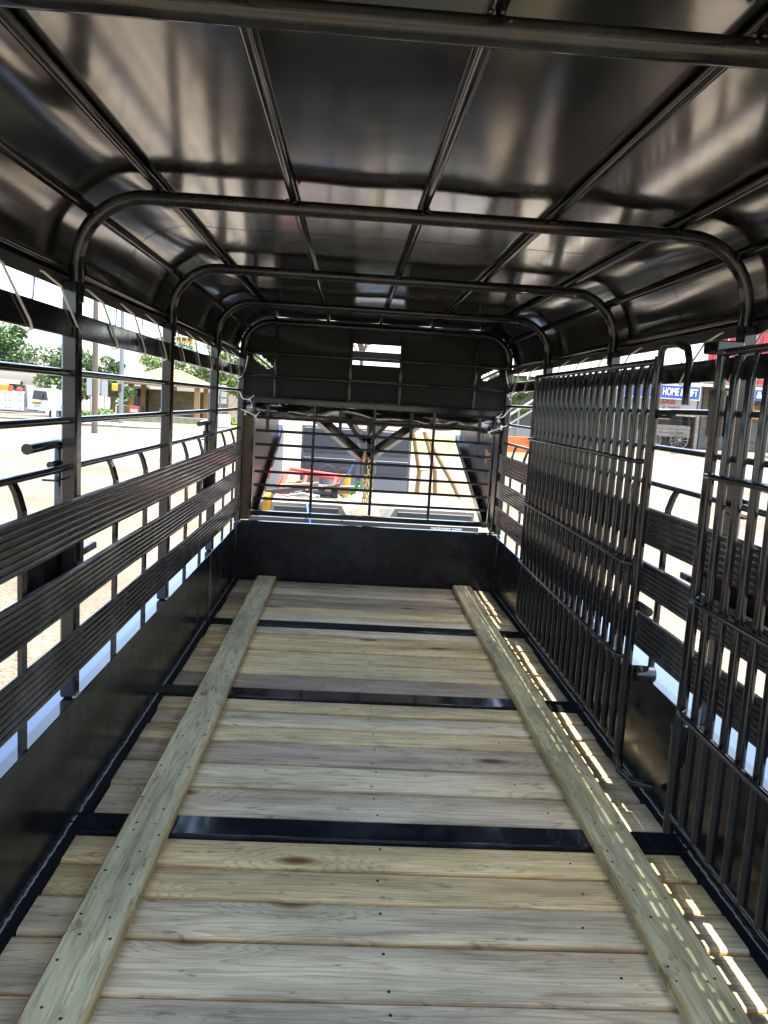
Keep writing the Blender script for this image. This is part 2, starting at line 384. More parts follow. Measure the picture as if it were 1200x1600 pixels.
# --- under-floor pan, floor angle, side sheets, weld beads
T().box(-.99, .99, Y0, Y1, -.14, -.075).build('floor_pan', M['sheet'], trailer)
for s in (-1, 1):
    a, b = sorted((s*.9485, s*.985)); T().box(a, b, Y0, 5.915, -.03, -.001).build('floor_angle', M['matte'], trailer)
    for (ya, yb) in ((Y0, 2.3495), (2.3505, 4.8495), (4.8505, 5.945)):
        a, b = sorted((s*.985, s*.9915))
        def fn(u, v, a=a, b=b, ya=ya, yb=yb, s=s):
            y = ya+(yb-ya)*u; z = -.07+.487*v
            w = .0045*noise.noise(Vector((y*1.3, z*2.2, s*3)))*math.sin(math.pi*min(1, max(0, (z-.01)/.40)))
            return (s*.985+w, y, z)
        T().grid(fn, 60, 10).build('side_sheet', M['sheet'], trailer, smooth=60)
    for ys in (2.35, 4.85):
        a, b = sorted((s*.9905, s*.9925)); T().box(a, b, ys-.03, ys+.03, -.06, .415).build('added_seam_backing', M['sheet'], trailer)  # backing added outside each joint to stop light leaking through
    a, b = sorted((s*.962, s*1.0)); T().box(a, b, Y0, 5.94, .417, .425, .002).build('sheet_lip', M['black'], trailer)
    mb = T(); path = []; y = Y0; rs = []
    while y < 5.9:
        path.append((s*(.981+random.uniform(-.002, .002)), y, .002+random.uniform(-.0015, .002))); rs.append(random.uniform(.0022, .0046)); y += .012
    mb.tube(path, rs, 5).build('weld_bead', M['weld'], trailer, smooth=60)
T().box(-.984, .984, 5.918, 5.932, -.03, .432, .003).build('front_sheet', M['sheet'], trailer)
# --- posts and hoops
for i, y in enumerate(BOWS):
    for s in (-1, 1):
        a, b = sorted((s*(XP-.022), s*(XP+.024)))
        p = T().box(a, b, y-.023, y+.023, .426, 1.66, .006).build('post', M['black'], trailer, smooth=40)
        w = T()
        for k in range(7): w.disc((s*(XP-.02)+random.uniform(-.01, .01)*0, y-.02+.0066*k, .428), .0055, 'z', 6, .006)
        w.build('weld_bead', M['weld'], p, smooth=60, kind='stuff')
    zt, r = 1.90, .20
    path = [(-.975, y, 1.6), (-.975, y, 1.70)]+arc((-.775, 1.70), r, 180, 90, 10, 'xz', y)[1:]+arc((.775, 1.70), r, 90, 0, 10, 'xz', y)+[(.975, y, 1.6)]
    hp = T().tube(path, .0208, 14).build('roof_hoop', M['black'], trailer, smooth=60)
    wb = T()
    for x, z in ((-.75, 1.918), (-.373, 1.918), (.005, 1.918), (.381, 1.918), (.752, 1.918), (-.93, 1.85), (.93, 1.85)):
        for q in range(5):
            for sy in (-1, 1):
                c = Vector((x+random.uniform(-.016, .016), y+sy*random.uniform(.012, .02), z+random.uniform(-.012, .002))); wb.tube([c-Vector((.004, 0, 0)), c, c+Vector((.004, 0, 0))], [.003, .0055, .003], 6)
    for sx in (-1, 1):
        wb.tube([(sx*.953, y-.012, 1.655), (sx*.952, y-.014, 1.69), (sx*.955, y-.012, 1.725)], [.004, .008, .004], 6)
    wb.build('weld_bead', M['black'], hp, smooth=60, kind='stuff')
# --- roof stringers
for x, z in ((-.945, 1.858), (-.75, 1.932), (-.373, 1.932), (.005, 1.932), (.381, 1.932), (.752, 1.932), (.945, 1.858), (-.998, 1.692), (.998, 1.692)):
    mb = T().tube([(x, Y0, z), (x, 6.0, z)], .0125, 8); mb.build('roof_stringer', M['black'], trailer, smooth=60)
# --- side rails, slats, uprights
def slat_profile(z0, z1, s):
    pts = [(.001, z0)]; n = 7; h = (z1-z0)
    for k in range(n):
        pts += [(-.0035, z0+h*(k+.08)/n), (-.0042, z0+h*(k+.45)/n), (-.003, z0+h*(k+.78)/n), (.001, z0+h*(k+.88)/n), (.001, z0+h*(k+.98)/n)]
    pts.append((.001, z1))
    return [(s*(.955+px), z) for px, z in pts]
SLATS = ((.905, 1.043), (.72, .84), (.513, .650))
for s in (-1, 1):
    for z0, z1 in SLATS:
        for ya, yb in ((Y0, 2.52), (2.52, 4.79), (4.79, 5.93)):
            mb = T(); prof = slat_profile(z0, z1, s); n = 14; vs = []; fs = []
            back = [(x+s*.002, z) for x, z in reversed(prof)]
            loop = prof+back; k = len(loop)
            tilt = 0
            for i in range(n+1):
                y = ya+(yb-ya)*i/n; dz = tilt*(i/n-.5)+.0012*math.sin(y*5+z0*9); dx = .0015*math.sin(y*2.7+z0*4)
                vs += [(x+dx, y, z+dz) for x, z in loop]
            for i in range(n):
                for j in range(k): fs.append((i*k+j, i*k+(j+1) % k, (i+1)*k+(j+1) % k, (i+1)*k+j))
            mb.add(vs, fs).build('side_slat', M['slat'], trailer)
    a, b = sorted((s*.972, s*.990))
    T().box(a, b, Y0, 5.94, 1.499, 1.57, .003).build('top_rail', M['black'], trailer, smooth=40)
    for z, x in ((1.399, .985), (1.264, .985), (1.126, .995)):
        T().tube([(s*x, Y0, z), (s*x, 5.94, z)], .0108, 10).build('side_rail', M['black'], trailer, smooth=60)
    for i in range(len(BOWS)-1):
        for t in (1/3, 2/3):
            y = BOWS[i]+(BOWS[i+1]-BOWS[i])*t
            vs = []; fs = []
            for (x, z) in ((.998, 1.122), (.985, 1.095), (.972, 1.05), (.972, .42)):
                vs += [(s*(x-.006), y-.016, z), (s*(x+.006), y-.016, z), (s*(x+.006), y+.016, z), (s*(x-.006), y+.016, z)]
            for q in range(3):
                for j in range(4): fs.append((q*4+j, q*4+(j+1) % 4, q*4+4+(j+1) % 4, q*4+4+j))
            fs += [(0, 1, 2, 3), (12, 13, 14, 15)]
            T().add(vs, fs).build('slat_upright', M['black'], trailer)
    # fender along the outside
    prof = [(s*.9925, .362), (s*1.27, .362), (s*1.30, .345), (s*1.30, .20), (s*1.292, .20), (s*1.292, .338), (s*1.265, .354), (s*.9925, .354)]
    T().prism(prof, 'y', .9, 5.2).build('fender', M['fender'], trailer)
    for yw in (2.3, 3.35):
        w = T(); w.tube([(s*1.05, yw, -.38), (s*1.27, yw, -.38)], .36, 28).build('wheel', M['tyre'], trailer, smooth=40)
    # slam latches at the hoops on the outside
    for yb in (2.37, 4.78):
        mb = T().box(*sorted((s*1.012, s*1.038)), yb+.004, yb+.046, .70, 1.18, .004)
        mb.tube([(s*1.025, yb+.025, 1.17), (s*1.025, yb+.015, 1.192), (s*1.025, yb-.02, 1.196), (s*1.025, yb-.225, 1.190)], .0155, 10)
        mb.tube([(s*1.025, yb+.02, 1.135), (s*1.025, yb-.06, 1.135)], .011, 8).box(*sorted((s*1.0, s*1.04)), yb-.08, yb+.03, 1.09, 1.097)
        mb.build('slam_latch', M['black'], trailer, smooth=50)
        T().box(*sorted((s*1.012, s*1.018)), yb-.3, yb+.2, .74, .90, .002).box(*sorted((s*1.02, s*1.045)), yb+.2, yb+.36, .815, .84, .004).build('latch_plate', M['black'], trailer)
# --- front gate (headwall)
fg = T().tube([(-.89, 5.95, .5), (-.89, 5.95, 1.335), (.905, 5.95, 1.335), (.905, 5.95, .5)], .019, 4, sq=True, closed=True).build('front_gate', M['black'], trailer)
for z in (.609, .71, .811, .912, 1.013, 1.114, 1.21):
    T().tube([(-.87, 5.95, z), (.887, 5.95, z)], .0100, 8).build('gate_rail', M['black'], fg, smooth=60)
for x in (-.443, .003, .45):
    T().tube([(x, 5.972, .52), (x, 5.972, 1.316)], .011, 8).build('gate_bar', M['black'], fg, smooth=60)
for x in (-.745, -.195, .175, .73):
    T().tube([(x, 5.955, 1.35), (x, 5.955, 1.882)], .012, 8).build('front_pipe', M['black'], trailer, smooth=60)
for z in (1.357, 1.512, 1.676):
    T().tube([(-.96, 5.945, z), (.96, 5.945, z)], .0115, 8).build('front_pipe', M['black'], trailer, smooth=60)
T().box(-.97, .97, 5.94, 5.975, .425, .437, .002).build('front_sill', M['black'], trailer)
# --- gooseneck nose: side plates with rising lower edge, deck, neck arms, coupler
for s, xx in ((-1, .90), (1, .95)):
    a, b = sorted((s*xx, s*(xx+.006)))
    pl = T().prism([(6.0, .40), (6.28, .46), (8.15, 1.03), (8.15, 1.27), (6.0, 1.27)], 'x', a, b).build('nose_plate', M['litplate'] if s < 0 else M['sheet'], trailer)  # left plate coloured as lit, right one left black
    T().prism([(s*.985, 5.976), (s*.985, 6.04), (s*(xx+.008), 6.04), (s*(xx+.008), 5.998)], 'z', .438, 1.22).build('corner_channel', M['litplate'] if s < 0 else M['sheet'], trailer)  # left channel takes the same painted-in light
    a, b = sorted((s*(xx-.045), s*(xx-.002)))
    T().prism([(6.22, .435), (8.15, 1.02), (8.15, 1.09), (6.2, .505)], 'x', a, b).build('nose_rail', M['black'], trailer)
    T().tube([(s*.55, 8.1, 1.22), (s*.06, 8.58, .80)], .045, 4, sq=True).build('neck_arm', M['black'], trailer)
    T().tube([(s*.22, 8.2, 1.22), (s*.03, 8.6, .95)], .03, 4, sq=True).build('neck_brace', M['black'], trailer)
T().box(-.95, .95, 6.1, 8.2, 1.271, 1.31, .004).build('nose_deck', M['black'], trailer)
T().box(-.15, .15, 8.2, 8.75, 1.13, 1.30, .01).build('neck_beam', M['black'], trailer)
cp = T().tube([(.055, 8.66, 1.14), (.055, 8.66, .62)], .052, 16).tube([(.055, 8.66, .72), (.055, 8.66, .60)], .075, 16)
cp.build('gooseneck_coupler', M['darksteel'], trailer, smooth=50)
for i, (y, z, mt) in enumerate(((6.42, .99, 'labelpink'), (6.42, .93, 'yellow'), (6.30, .97, 'labelpink'))):
    T().box(.9465, .949, y, y+.11, z, z+.055).build('warning_label', M[mt], trailer)

# ================================================================ DIVIDER GATES folded against the right side
def gate(label, y0, y1, near_post, hinge):
    org = (.88, (y0+y1)/2, .1); root = empty('divider_gate', org, label=label, cat='gate', group='gates folded against the right wall')
    G = lambda: MB(org); x = .88
    G().tube([(x, near_post, .10), (x, near_post, 1.585)], .0165, 12).build('gate_post', M['black'], root, smooth=60)
    other = y1 if near_post == y0 else y0
    G().tube([(x, other, .15), (x, other, 1.56)], .012, 10).build('gate_post', M['black'], root, smooth=60)
    for z, r in ((1.568, .012), (.162, .011)):
        G().tube([(x, y0, z), (x, y1, z)], r, 10).build('gate_frame_rail', M['black'], root, smooth=60)
    e = .04 if near_post == y0 else 0; f = .04 if near_post == y1 else 0
    for z in (1.216, .846, .5):
        G().tube([(x, y0+.012, z+.004), (x-.024, y0+.035, z), (x-.027, y0+.08, z), (x-.027, y1-.08, z), (x-.024, y1-.035, z), (x, y1-.012, z+.004)], .0085, 8).build('gate_rail', M['black'], root, smooth=60)
    n = int(round((y1-y0)/.092)); first = None
    for k in range(1, n):
        y = y0+(y1-y0)*k/n
        if first is None:
            c = MB(); c.tube([(0, 0, .165), (0, 0, 1.49), (.004, 0, 1.53), (.01, 0, 1.565)], [.0132, .0132, .0112, .006], 10)
            first = c.build('gate_bar', M['black'], root, smooth=60); first.location = (0, y-org[1], -org[2])
        else: inst(first, root, (0, y-org[1], -org[2]))
    return root, G
A, G = gate('black vertical-bar divider gate folded flat on the far right side, with looped latch handle', 2.765, 4.60, 2.765, True)
G().tube([(.88, 2.755, 1.55), (.88, 2.75, 1.602), (.88, 2.72, 1.622), (.885, 2.62, 1.617), (.89, 2.56, 1.60), (.89, 2.535, 1.56), (.89, 2.53, 1.42)], .0125, 10).build('latch_handle', M['black'], A, smooth=60)
G().tube([(.90, 2.77, 1.388), (.90, 2.66, 1.388)], .0165, 12).build('latch_pin', M['black'], A, smooth=60)
G().tube([(.90, 2.77, .70), (.90, 2.67, .70)], .0165, 12).build('latch_pin', M['black'], A, smooth=60)
G().tube([(.9, 2.74, .455), (.97, 2.74, .455)], .03, 14).build('latch_keeper', M['black'], A, smooth=60)
G().tube([(.88, 2.76, .12), (.88, 2.73, .085), (.90, 2.66, .08), (.965, 2.62, .08)], .015, 10).build('pivot_arm', M['black'], A, smooth=60)
B, G = gate('black vertical-bar divider gate nearest the camera at the right edge, with collar hinges', .45, 2.285, 2.285, False)
for z in (1.33, .32):
    G().tube([(.88, 2.285, z), (.88, 2.285, z+.12)], .023, 14).tube([(.88, 2.285, z+.118), (.88, 2.285, z+.132)], .0265, 14).tube([(.92, 2.30, z), (.92, 2.30, z+.12)], .017, 12).build('hinge_collar', M['black'], B, smooth=50)
G().box(.84, .92, 2.24, 2.33, 1.565, 1.60, .004).build('hinge_cap', M['black'], B)

# ================================================================ TARP
TORG = (0, 2.5, 1.64)
tarp = empty('roof_tarp', TORG, label='black vinyl tarp stretched over the trailer hoops with a rolled front flap', cat='tarp')
TT = lambda: MB(TORG)
sec = [(-1.016, 1.640), (-1.016, 1.655), (-1.018, 1.675), (-1.018, 1.70)]
sec += [(p[0], p[2]) for p in arc((-.775, 1.70), .245, 174, 90, 14)]
nx = 42
sec += [(-.775+1.55*k/nx, 1.947) for k in range(1, nx)]
sec += [(p[0], p[2]) for p in arc((.775, 1.70), .245, 90, 6, 14)]
sec += [(1.018, 1.70), (1.018, 1.675), (1.016, 1.655), (1.016, 1.640)]
NS = len(sec)-1
STR = [-.75, -.373, .005, .381, .752]
def tarp_pt(u, v):
    i = min(NS, int(round(u*NS))); x, z = sec[i]; y = -.1+6.12*v
    if z > 1.94:
        k = [j for j in range(4) if STR[j] <= x <= STR[j+1]]
        sag = 0
        if k:
            j = k[0]; t = (x-STR[j])/(STR[j+1]-STR[j]); sag = math.sin(math.pi*t)**2
        yy = (y/1.19) % 1.0
        z += -.0025*sag+.0012*noise.noise(Vector((x*1.6, y*.8, .3)))*sag
    elif z > 1.72:
        w = .0025*noise.noise(Vector((math.atan2(z-1.7, abs(x)-.775)*2, y*2.2, x)))
        x += w*(1 if x > 0 else -1); z += w
    else: x += .006*noise.noise(Vector((y*2.4, z*6, x*2)))*(1 if x > 0 else -1); z += (.008*noise.noise(Vector((y*1.9, 3, x))) if z < 1.65 else 0)
    return (x, y, z)
TT().grid(tarp_pt, NS, 130).build('roof_sheet', M['tarp'], tarp, smooth=60)
for ysm in (2.97, 5.35):
    def seam(u, v, ysm=ysm):
        x, y, z = tarp_pt(u, (ysm+.1)/6.12); i = min(NS, int(round(u*NS))); x0, z0 = sec[i]
        nn = Vector((x0-max(-.775, min(.775, x0)), z0-1.70 if z0 > 1.70 else 0)); nn = nn.normalized() if nn.length > 1e-6 else Vector((0, 1))
        return (x-nn.x*.0009, ysm-.02+.04*v, z-nn.y*.0009)
    TT().grid(seam, NS, 2).build('welded_seam', M['tarp'], tarp, smooth=60)
for s in (-1, 1):
    TT().box(*sorted((s*1.008, s*1.013)), -.1, 6.0, 1.636, 1.672, .001).build('hem', M['hem'], tarp)
# front sheet with vent openings
def in_slot(x, z, ax, az, bx, bz, r):
    d = Vector((bx-ax, bz-az)); t = max(0, min(1, ((x-ax)*d.x+(z-az)*d.y)/d.length_squared)); return math.hypot(x-ax-t*d.x, z-az-t*d.y) < r
def fr(u, v):
    x = -1.012+2.024*u; z = 1.26+.686*v
    d = .010*noise.noise(Vector((x*1.4, z*3.0, 5)))+.012*abs(noise.noise(Vector((x*.9-z*.8, z*4+x*1.2, 9))))*min(1, abs(x)*1.4)
    return (x, 6.02+d, z)
def keep(u, v):
    x = -1.012+2.024*u; z = 1.26+.686*v
    if z > 1.70 and abs(x) > .775 and math.hypot(abs(x)-.775, z-1.70) > .25: return False
    if -.185 < x < .165 and 1.633 < z < 1.787: return False
    if in_slot(x, z, -.90, 1.655, -.80, 1.588, .022) or in_slot(x, z, .81, 1.600, .90, 1.645, .022): return False
    return True
TT().grid(fr, 170, 58, keep).build('front_sheet', M['tarpf'], tarp, smooth=70)
TT().box(-.23, .21, 6.05, 6.056, 1.690, 1.742, .001).build('vent_strap', M['hem'], tarp)
for a, b in (((-.94, 1.69), (-.77, 1.565)), ((.77, 1.575), (.94, 1.67))):
    TT().tube([(a[0], 6.055, a[1]), (b[0], 6.055, b[1])], .009, 6).build('vent_strap', M['hem'], tarp)
def roll(u, v):
    a = 2*math.pi*v; x = -.95+1.9*u
    n = noise.noise(Vector((x*5, math.cos(a)*1.2, math.sin(a)*1.2)))*.016+noise.noise(Vector((x*14, math.cos(a)*2, math.sin(a)*2)))*.007
    rz = .058+n; ry = .04+n
    return (x, 6.035+ry*math.cos(a), 1.262-.012*math.sin(x*2)+rz*math.sin(a))
TT().grid(roll, 120, 22).build('rolled_flap', M['tarp'], tarp, smooth=60)
for x in (-.79, -.25, .282, .795):
    TT().box(x-.012, x+.012, 5.985, 5.989, 1.10, 1.30).build('flap_strap', M['hem'], tarp)

# ================================================================ LASHING ROPES
def lash(s, ys, label):
    o = MB(); p = []
    for k, y in enumerate(ys):
        p += [(s*1.0, y, 1.655), (s*.966, y+.03, 1.625), (s*.966, y+.185, 1.515), (s*.968, y+.205, 1.497), (s*.982, y+.21, 1.492), (s*.996, y+.215, 1.50)]
        if k < len(ys)-1: p += [(s*1.004, y+.30, 1.585), (s*1.019, ys[k+1]-.01, 1.652), (s*1.018, ys[k+1]-.002, 1.66)]
    b = MB((s*1.0, 3.0, 1.5)); b.tube(p, .0036, 6)
    ob = b.build('lashing_rope', M['rope'], smooth=60); ob.location = (s*1.0, 3.0, 1.5)
    return tag(ob, label, 'rope', 'ropes lacing the tarp to the trailer')
lash(-1, [.74, 1.10, 1.47, 1.83, 2.19, 2.555, 2.92, 3.265, 3.64, 4.02, 4.38, 4.75, 5.11, 5.47], 'white rope zigzagging between the tarp edge and top rail along the left side')
lash(1, [.41, .77, 1.13, 1.49, 1.85, 2.21, 2.58, 2.94, 3.30, 3.67, 4.05, 4.41, 4.77, 5.13, 5.5], 'white rope zigzagging between the tarp edge and top rail along the right side')
def cord(pts, label):
    v = [Vector(p) for p in pts]; out = []
    for i in range(len(v)-1):
        p0 = v[max(0, i-1)]; p3 = v[min(len(v)-1, i+2)]
        for k in range(5):
            t = k/5; out.append(.5*((2*v[i])+(v[i+1]-p0)*t+(2*p0-5*v[i]+4*v[i+1]-p3)*t*t+(3*v[i]-p0-3*v[i+1]+p3)*t**3))
    out.append(v[-1]); c = v[0]
    b = MB(c); b.tube(out, .0042, 6)
    e = out[-1]; b.tube([e, e+Vector((.03, 0, .03))], .003, 5).tube([e, e+Vector((.02, 0, -.035))], .003, 5).tube([e-Vector((.008, 0, 0)), e+Vector((.008, 0, 0))], .008, 6)
    o = b.build('tie_cord', M['rope'], smooth=60); o.location = c
    tag(o, label, 'rope', 'short cords tying the front flap')
cord([(-.935, 5.86, 1.645), (-.955, 5.85, 1.54), (-.985, 5.85, 1.49), (-1.012, 5.86, 1.492)], 'short white cord hanging beside the left front hoop, topmost of the three')
cord([(-1.01, 5.85, 1.421), (-.985, 5.85, 1.387), (-.958, 5.85, 1.34), (-.912, 5.86, 1.337)], 'middle white cord at the left front corner below the top rail')
cord([(-1.01, 5.85, 1.276), (-.927, 5.85, 1.247), (-.866, 5.86, 1.22)], 'lowest white cord at the left front corner, knotted beside the rolled flap')
cord([(.937, 5.86, 1.652), (.955, 5.85, 1.565), (1.0, 5.85, 1.487), (.965, 5.86, 1.478)], 'topmost white cord hanging at the right front hoop')
cord([(1.01, 5.85, 1.395), (.974, 5.85, 1.367), (.94, 5.85, 1.32), (.902, 5.86, 1.316)], 'middle white cord at the right front corner post')
cord([(1.01, 5.85, 1.272), (.946, 5.85, 1.247), (.845, 5.86, 1.20)], 'lowest white cord at the right front corner, reaching the rolled flap')

# ================================================================ AHEAD OF THE TRAILER: flatbed, chain, junk
F = empty('flatbed_trailer', (0, 10.8, gz(0, 10.8)), label='low grey flatbed trailer with raised wheel boxes and headboard beyond the front gate', cat='trailer')
FO = (0, 10.8, gz(0, 10.8)); FB = lambda: MB(FO)
FB().box(-1.25, 1.35, 9.0, 12.6, -.10, -.03, .01).build('deck', M['concrete'], F)
FB().box(-1.25, 1.35, 8.93, 8.998, -.13, .03, .006).build('rear_bumper', M['darksteel'], F)
text_part('lettering', 'neckover.com', .062, (.978-FO[0], 8.926-FO[1], -.006-FO[2]), (R(90), 0, 0), M['textwhite'], F, .002)
for x0, x1, t0, t1 in ((-1.02, -.10, 0, .13), (.26, 1.30, .13, 0)):
    vs = [(x0, 9.01, -.03), (x1, 9.01, -.03), (x1-t1, 9.01, .185), (x0+t0, 9.01, .185)]
    vs += [(x0, 10.5, -.03), (x1, 10.5, -.03), (x1-t1*1.8, 10.5, .185), (x0+t0*1.8, 10.5, .185)]
    FB().add(vs, [(0, 1, 2, 3), (4, 5, 6, 7), (0, 1, 5, 4), (1, 2, 6, 5), (2, 3, 7, 6), (3, 0, 4, 7)]).build('wheel_box', M['concrete'], F)
    FB().box(x0+t0+.03, x1-t1-.03, 8.995, 9.008, .01, .15, .004).build('box_panel', M['darksteel'], F)
hb = FB().box(-.92, .80, 12.5, 12.56, -.03, .97, .008).build('headboard', M['steel'], F)
for x0, x1 in ((-.88, -.05), (.02, .76)):
    FB().box(x0, x1, 12.47, 12.499, .55, .93, .006).build('headboard_panel', M['darksteel'], hb)
    FB().box(x0, x1, 12.46, 12.499, .26, .47, .006).build('headboard_panel', M['darksteel'], hb)
    FB().box(x0, x1, 12.455, 12.499, -.02, .22, .006).build('headboard_panel', M['lightsteel'], hb)
FB().prism([(9.1, -.03), (12.5, -.03), (12.5, .92), (9.1, .20)], 'x', -1.24, -1.20).build('side_board', M['lightsteel'], F)
FB().tube([(-1.21, 9.0, .225), (-1.21, 12.55, .985)], .035, 4, sq=True).build('side_rail', M['offwhite'], F)
FB().box(1.28, 1.34, 9.1, 11.2, -.03, .09, .006).build('side_rail', M['galv'], F)
for s in (-1, 1):
    for y in (10.1, 11.2): FB().tube([(s*1.0, y, gz(s, y)+.33), (s*1.2, y, gz(s, y)+.33)], .33, 24).build('wheel', M['tyre'], F, smooth=40)
# chain
C = empty('safety_chain', (.05, 8.66, .2), label='gold zinc chain bunched and hanging from the gooseneck coupler', cat='chain')
lk_m = None
for st, (dx, dy) in enumerate(((-.035, -.03), (.0, -.085), (.035, -.04))):
    for k in range(11):
        z = .83-.052*k
        if lk_m is None:
            b = MB(); b.tube([(.016*math.cos(2*math.pi*i/12), 0, .036*math.sin(2*math.pi*i/12)) for i in range(12)], .0075, 6, closed=True)
            lk_m = b.build('link', M['gold'], C, smooth=60); o = lk_m
        else: o = inst(lk_m, C, (0, 0, 0))
        o.location = (dx+random.uniform(-.006, .006), dy+random.uniform(-.006, .006), z-.2); o.rotation_euler = (random.uniform(-.15, .15), random.uniform(-.15, .15), R(90)*(k % 2)+.4+st)
# red tubular frame and clutter on the deck
def pipe_thing(name, paths, r, mt, label, cat, base, parts='tube'):
    root = empty(name, base, label=label, cat=cat)
    for p in paths: MB(base).tube(p, r, 8).build(parts, mt, root, smooth=60)
    return root
pipe_thing('tubular_frame', [[(-1.06, 10.2, .19), (-.98, 10.25, .40), (-.93, 10.4, .45)], [(-.95, 10.25, .42), (-.32, 10.15, .385)], [(-1.0, 9.8, .215), (-.36, 9.75, .215)],
    [(-.36, 9.75, .21), (-.32, 10.15, .39), (-.24, 10.3, .40)], [(-1.0, 9.8, .21), (-.95, 10.25, .42)], [(-.72, 9.8, .215), (-.70, 10.2, .41)], [(-.30, 10.15, .38), (-.27, 10.1, .21)], [(-.93, 10.4, .45), (-.24, 10.3, .40)]],
    .022, M['red'], 'red welded tube frame lying on the left wheel box of the flatbed', 'frame', (-.65, 10.0, .185))
def junk(name, bx, mt, label, cat, b=.01):
    o = MB((bx[0], bx[2], bx[4])).box(*bx, b).build(name, mt); o.location = (bx[0], bx[2], bx[4]); return tag(o, label, cat)
junk('tool_crate', (-1.17, -1.08, 9.3, 9.75, -.03, .22), M['yellow'], 'small yellow crate at the left edge of the flatbed deck', 'crate')
w = empty('winch', (-.5, 9.7, .185), label='grey winch drum with black motor beside the red tube frame', cat='winch')
MB((-.5, 9.7, .185)).tube([(-.58, 9.7, .25), (-.36, 9.7, .25)], .055, 14).build('drum', M['darksteel'], w, smooth=50)
MB((-.5, 9.7, .185)).box(-.36, -.28, 9.64, 9.76, .19, .31, .01).build('motor', M['black'], w); MB((-.5, 9.7, .185)).box(-.62, -.58, 9.62, 9.78, .19, .31, .005).build('bracket', M['galv'], w)
o = MB((-.75, 9.5, .19)); o.tube([(-.86, 9.65, .20), (-.62, 9.62, .215), (-.5, 9.58, .205)], .018, 6).tube([(-.9, 9.5, .2), (-.7, 9.56, .235), (-.55, 9.5, .2)], .014, 6)
ob = o.build('white_hose', M['offwhite'], smooth=60); ob.location = (-.75, 9.5, .19); tag(ob, 'pale hose coiled on the wheel box under the red tube frame', 'hose')
o = MB((-.62, 8.97, .1)); o.tube([(-.62, 9.05, .19), (-.615, 8.985, .17), (-.60, 8.915, .10), (-.575, 8.90, .02), (-.56, 8.90, -.08)], .012, 6)
ob = o.build('strap', M['bluestrap'], smooth=60); ob.location = (-.62, 8.97, .1); tag(ob, 'blue strap hanging over the rear edge of the flatbed', 'strap')
o = MB((-.2, 9, .5)); o.tube([(-.28, 9.6, .36), (-.16, 9.2, .55), (-.06, 8.8, .80)], .010, 6)
ob = o.build('strap', M['bluestrap'], smooth=60); ob.location = (-.2, 9, .5); tag(ob, 'pale blue strap slanting from the red frame up to the coupler', 'strap')
o = MB((-.05, 8.8, .4)); o.tube([(-.05, 8.7, .50), (-.085, 8.7, .42), (-.13, 8.72, .35)], .020, 6)
ob = o.build('hook_strap', M['green'], smooth=60); ob.location = (-.05, 8.8, .4); tag(ob, 'short bright green strap beside the gold chain', 'strap')
o = MB((.0, 8.6, .7)); o.tube([(-.03, 8.58, .85), (-.035, 8.56, .75), (-.03, 8.56, .70)], .016, 6)
ob = o.build('latch_handle', M['red'], smooth=60); ob.location = (0, 8.6, .7); tag(ob, 'short red handle at the top of the gold chain', 'handle')
# loose gear heaped inside and behind the red frame
rg = random.Random(5)
GEAR = [('steel_bar', 'darksteel', 'bar'), ('pale_timber', 'offwhite', 'timber'), ('rusty_bracket', 'polewood', 'bracket'), ('tan_timber', 'tan', 'timber'), ('grey_pipe', 'galv', 'pipe')]
SPOT = ['leftmost in the heap', 'under the left end of the red frame', 'across the middle of the red frame', 'behind the red frame', 'at the right end of the red frame', 'nearest the rear edge', 'against the left side board', 'beside the winch', 'on top of the heap', 'lying crosswise at the back']
for k in range(10):
    nm, mt, ct = GEAR[k % 5]; cx_, cy_ = -1.0+.075*k, 9.65+.09*((k*3) % 7); an = rg.uniform(-.9, .9); L = rg.uniform(.18, .34); dz = .02+.022*(k % 4)
    d = Vector((math.cos(an)*L, math.sin(an)*L, rg.uniform(-.02, .05)))
    b = MB(); b.tube([-d, d*.2, d], rg.uniform(.014, .026), 6 if k % 2 else 4, sq=(k % 2 == 0))
    b.box(d.x-.03, d.x+.03, d.y-.03, d.y+.03, d.z-.02, d.z+.03, .006)
    o = b.build(nm, M[mt]); o.location = (cx_, cy_, .19+dz+.03); tag(o, ct+' of '+nm.split('_')[0]+' look, '+SPOT[k]+' on the flatbed', ct, 'loose gear heaped on the flatbed')
for k, (x, z0, r_) in enumerate(((-.47, -.03, .13), (-.22, -.03, .10))):
    root = empty('bucket', (x, 11.6, -.03), label=('grey' if k == 0 else 'small yellow')+' bucket standing on the flatbed deck before the headboard', cat='bucket')
    MB((x, 11.6, -.03)).tube([(x, 11.6, -.03), (x, 11.6, .30)], [r_*.85, r_], 16).build('shell', M['galv' if k == 0 else 'yellow'], root, smooth=50)
    MB((x, 11.6, -.03)).tube(arc((x, .30), r_, 0, 180, 8, 'xz', 11.6), .008, 5).build('bail', M['darksteel'], root)
gm = MB(); gm.grid(lambda u, v: (.02+.34*(u-.5), 9.75+.8*(v-.5), -.03+.09*max(0, math.sin(math.pi*u)*math.sin(math.pi*v))+.015*noise.noise(Vector((u*9, v*9, 1)))), 14, 14)
o = gm.build('dirt', M['ground'], smooth=60); tag(o, 'brown dirt heaped between the two wheel boxes', 'dirt', kind='stuff')
sp_ = empty('spare_tyre', (-.78, 11.3, -.03), label='black spare tyre lying flat on the flatbed behind the red frame', cat='tyre')
MB((-.78, 11.3, -.03)).tube([(-.78+.27*math.cos(2*math.pi*k/24), 11.3+.27*math.sin(2*math.pi*k/24), .07) for k in range(24)], .095, 10, closed=True).build('tread', M['tyre'], sp_, smooth=60)
MB((-.78, 11.3, -.03)).tube([(-.78, 11.3, .02), (-.78, 11.3, .10)], .18, 18).build('rim', M['galv'], sp_, smooth=50)
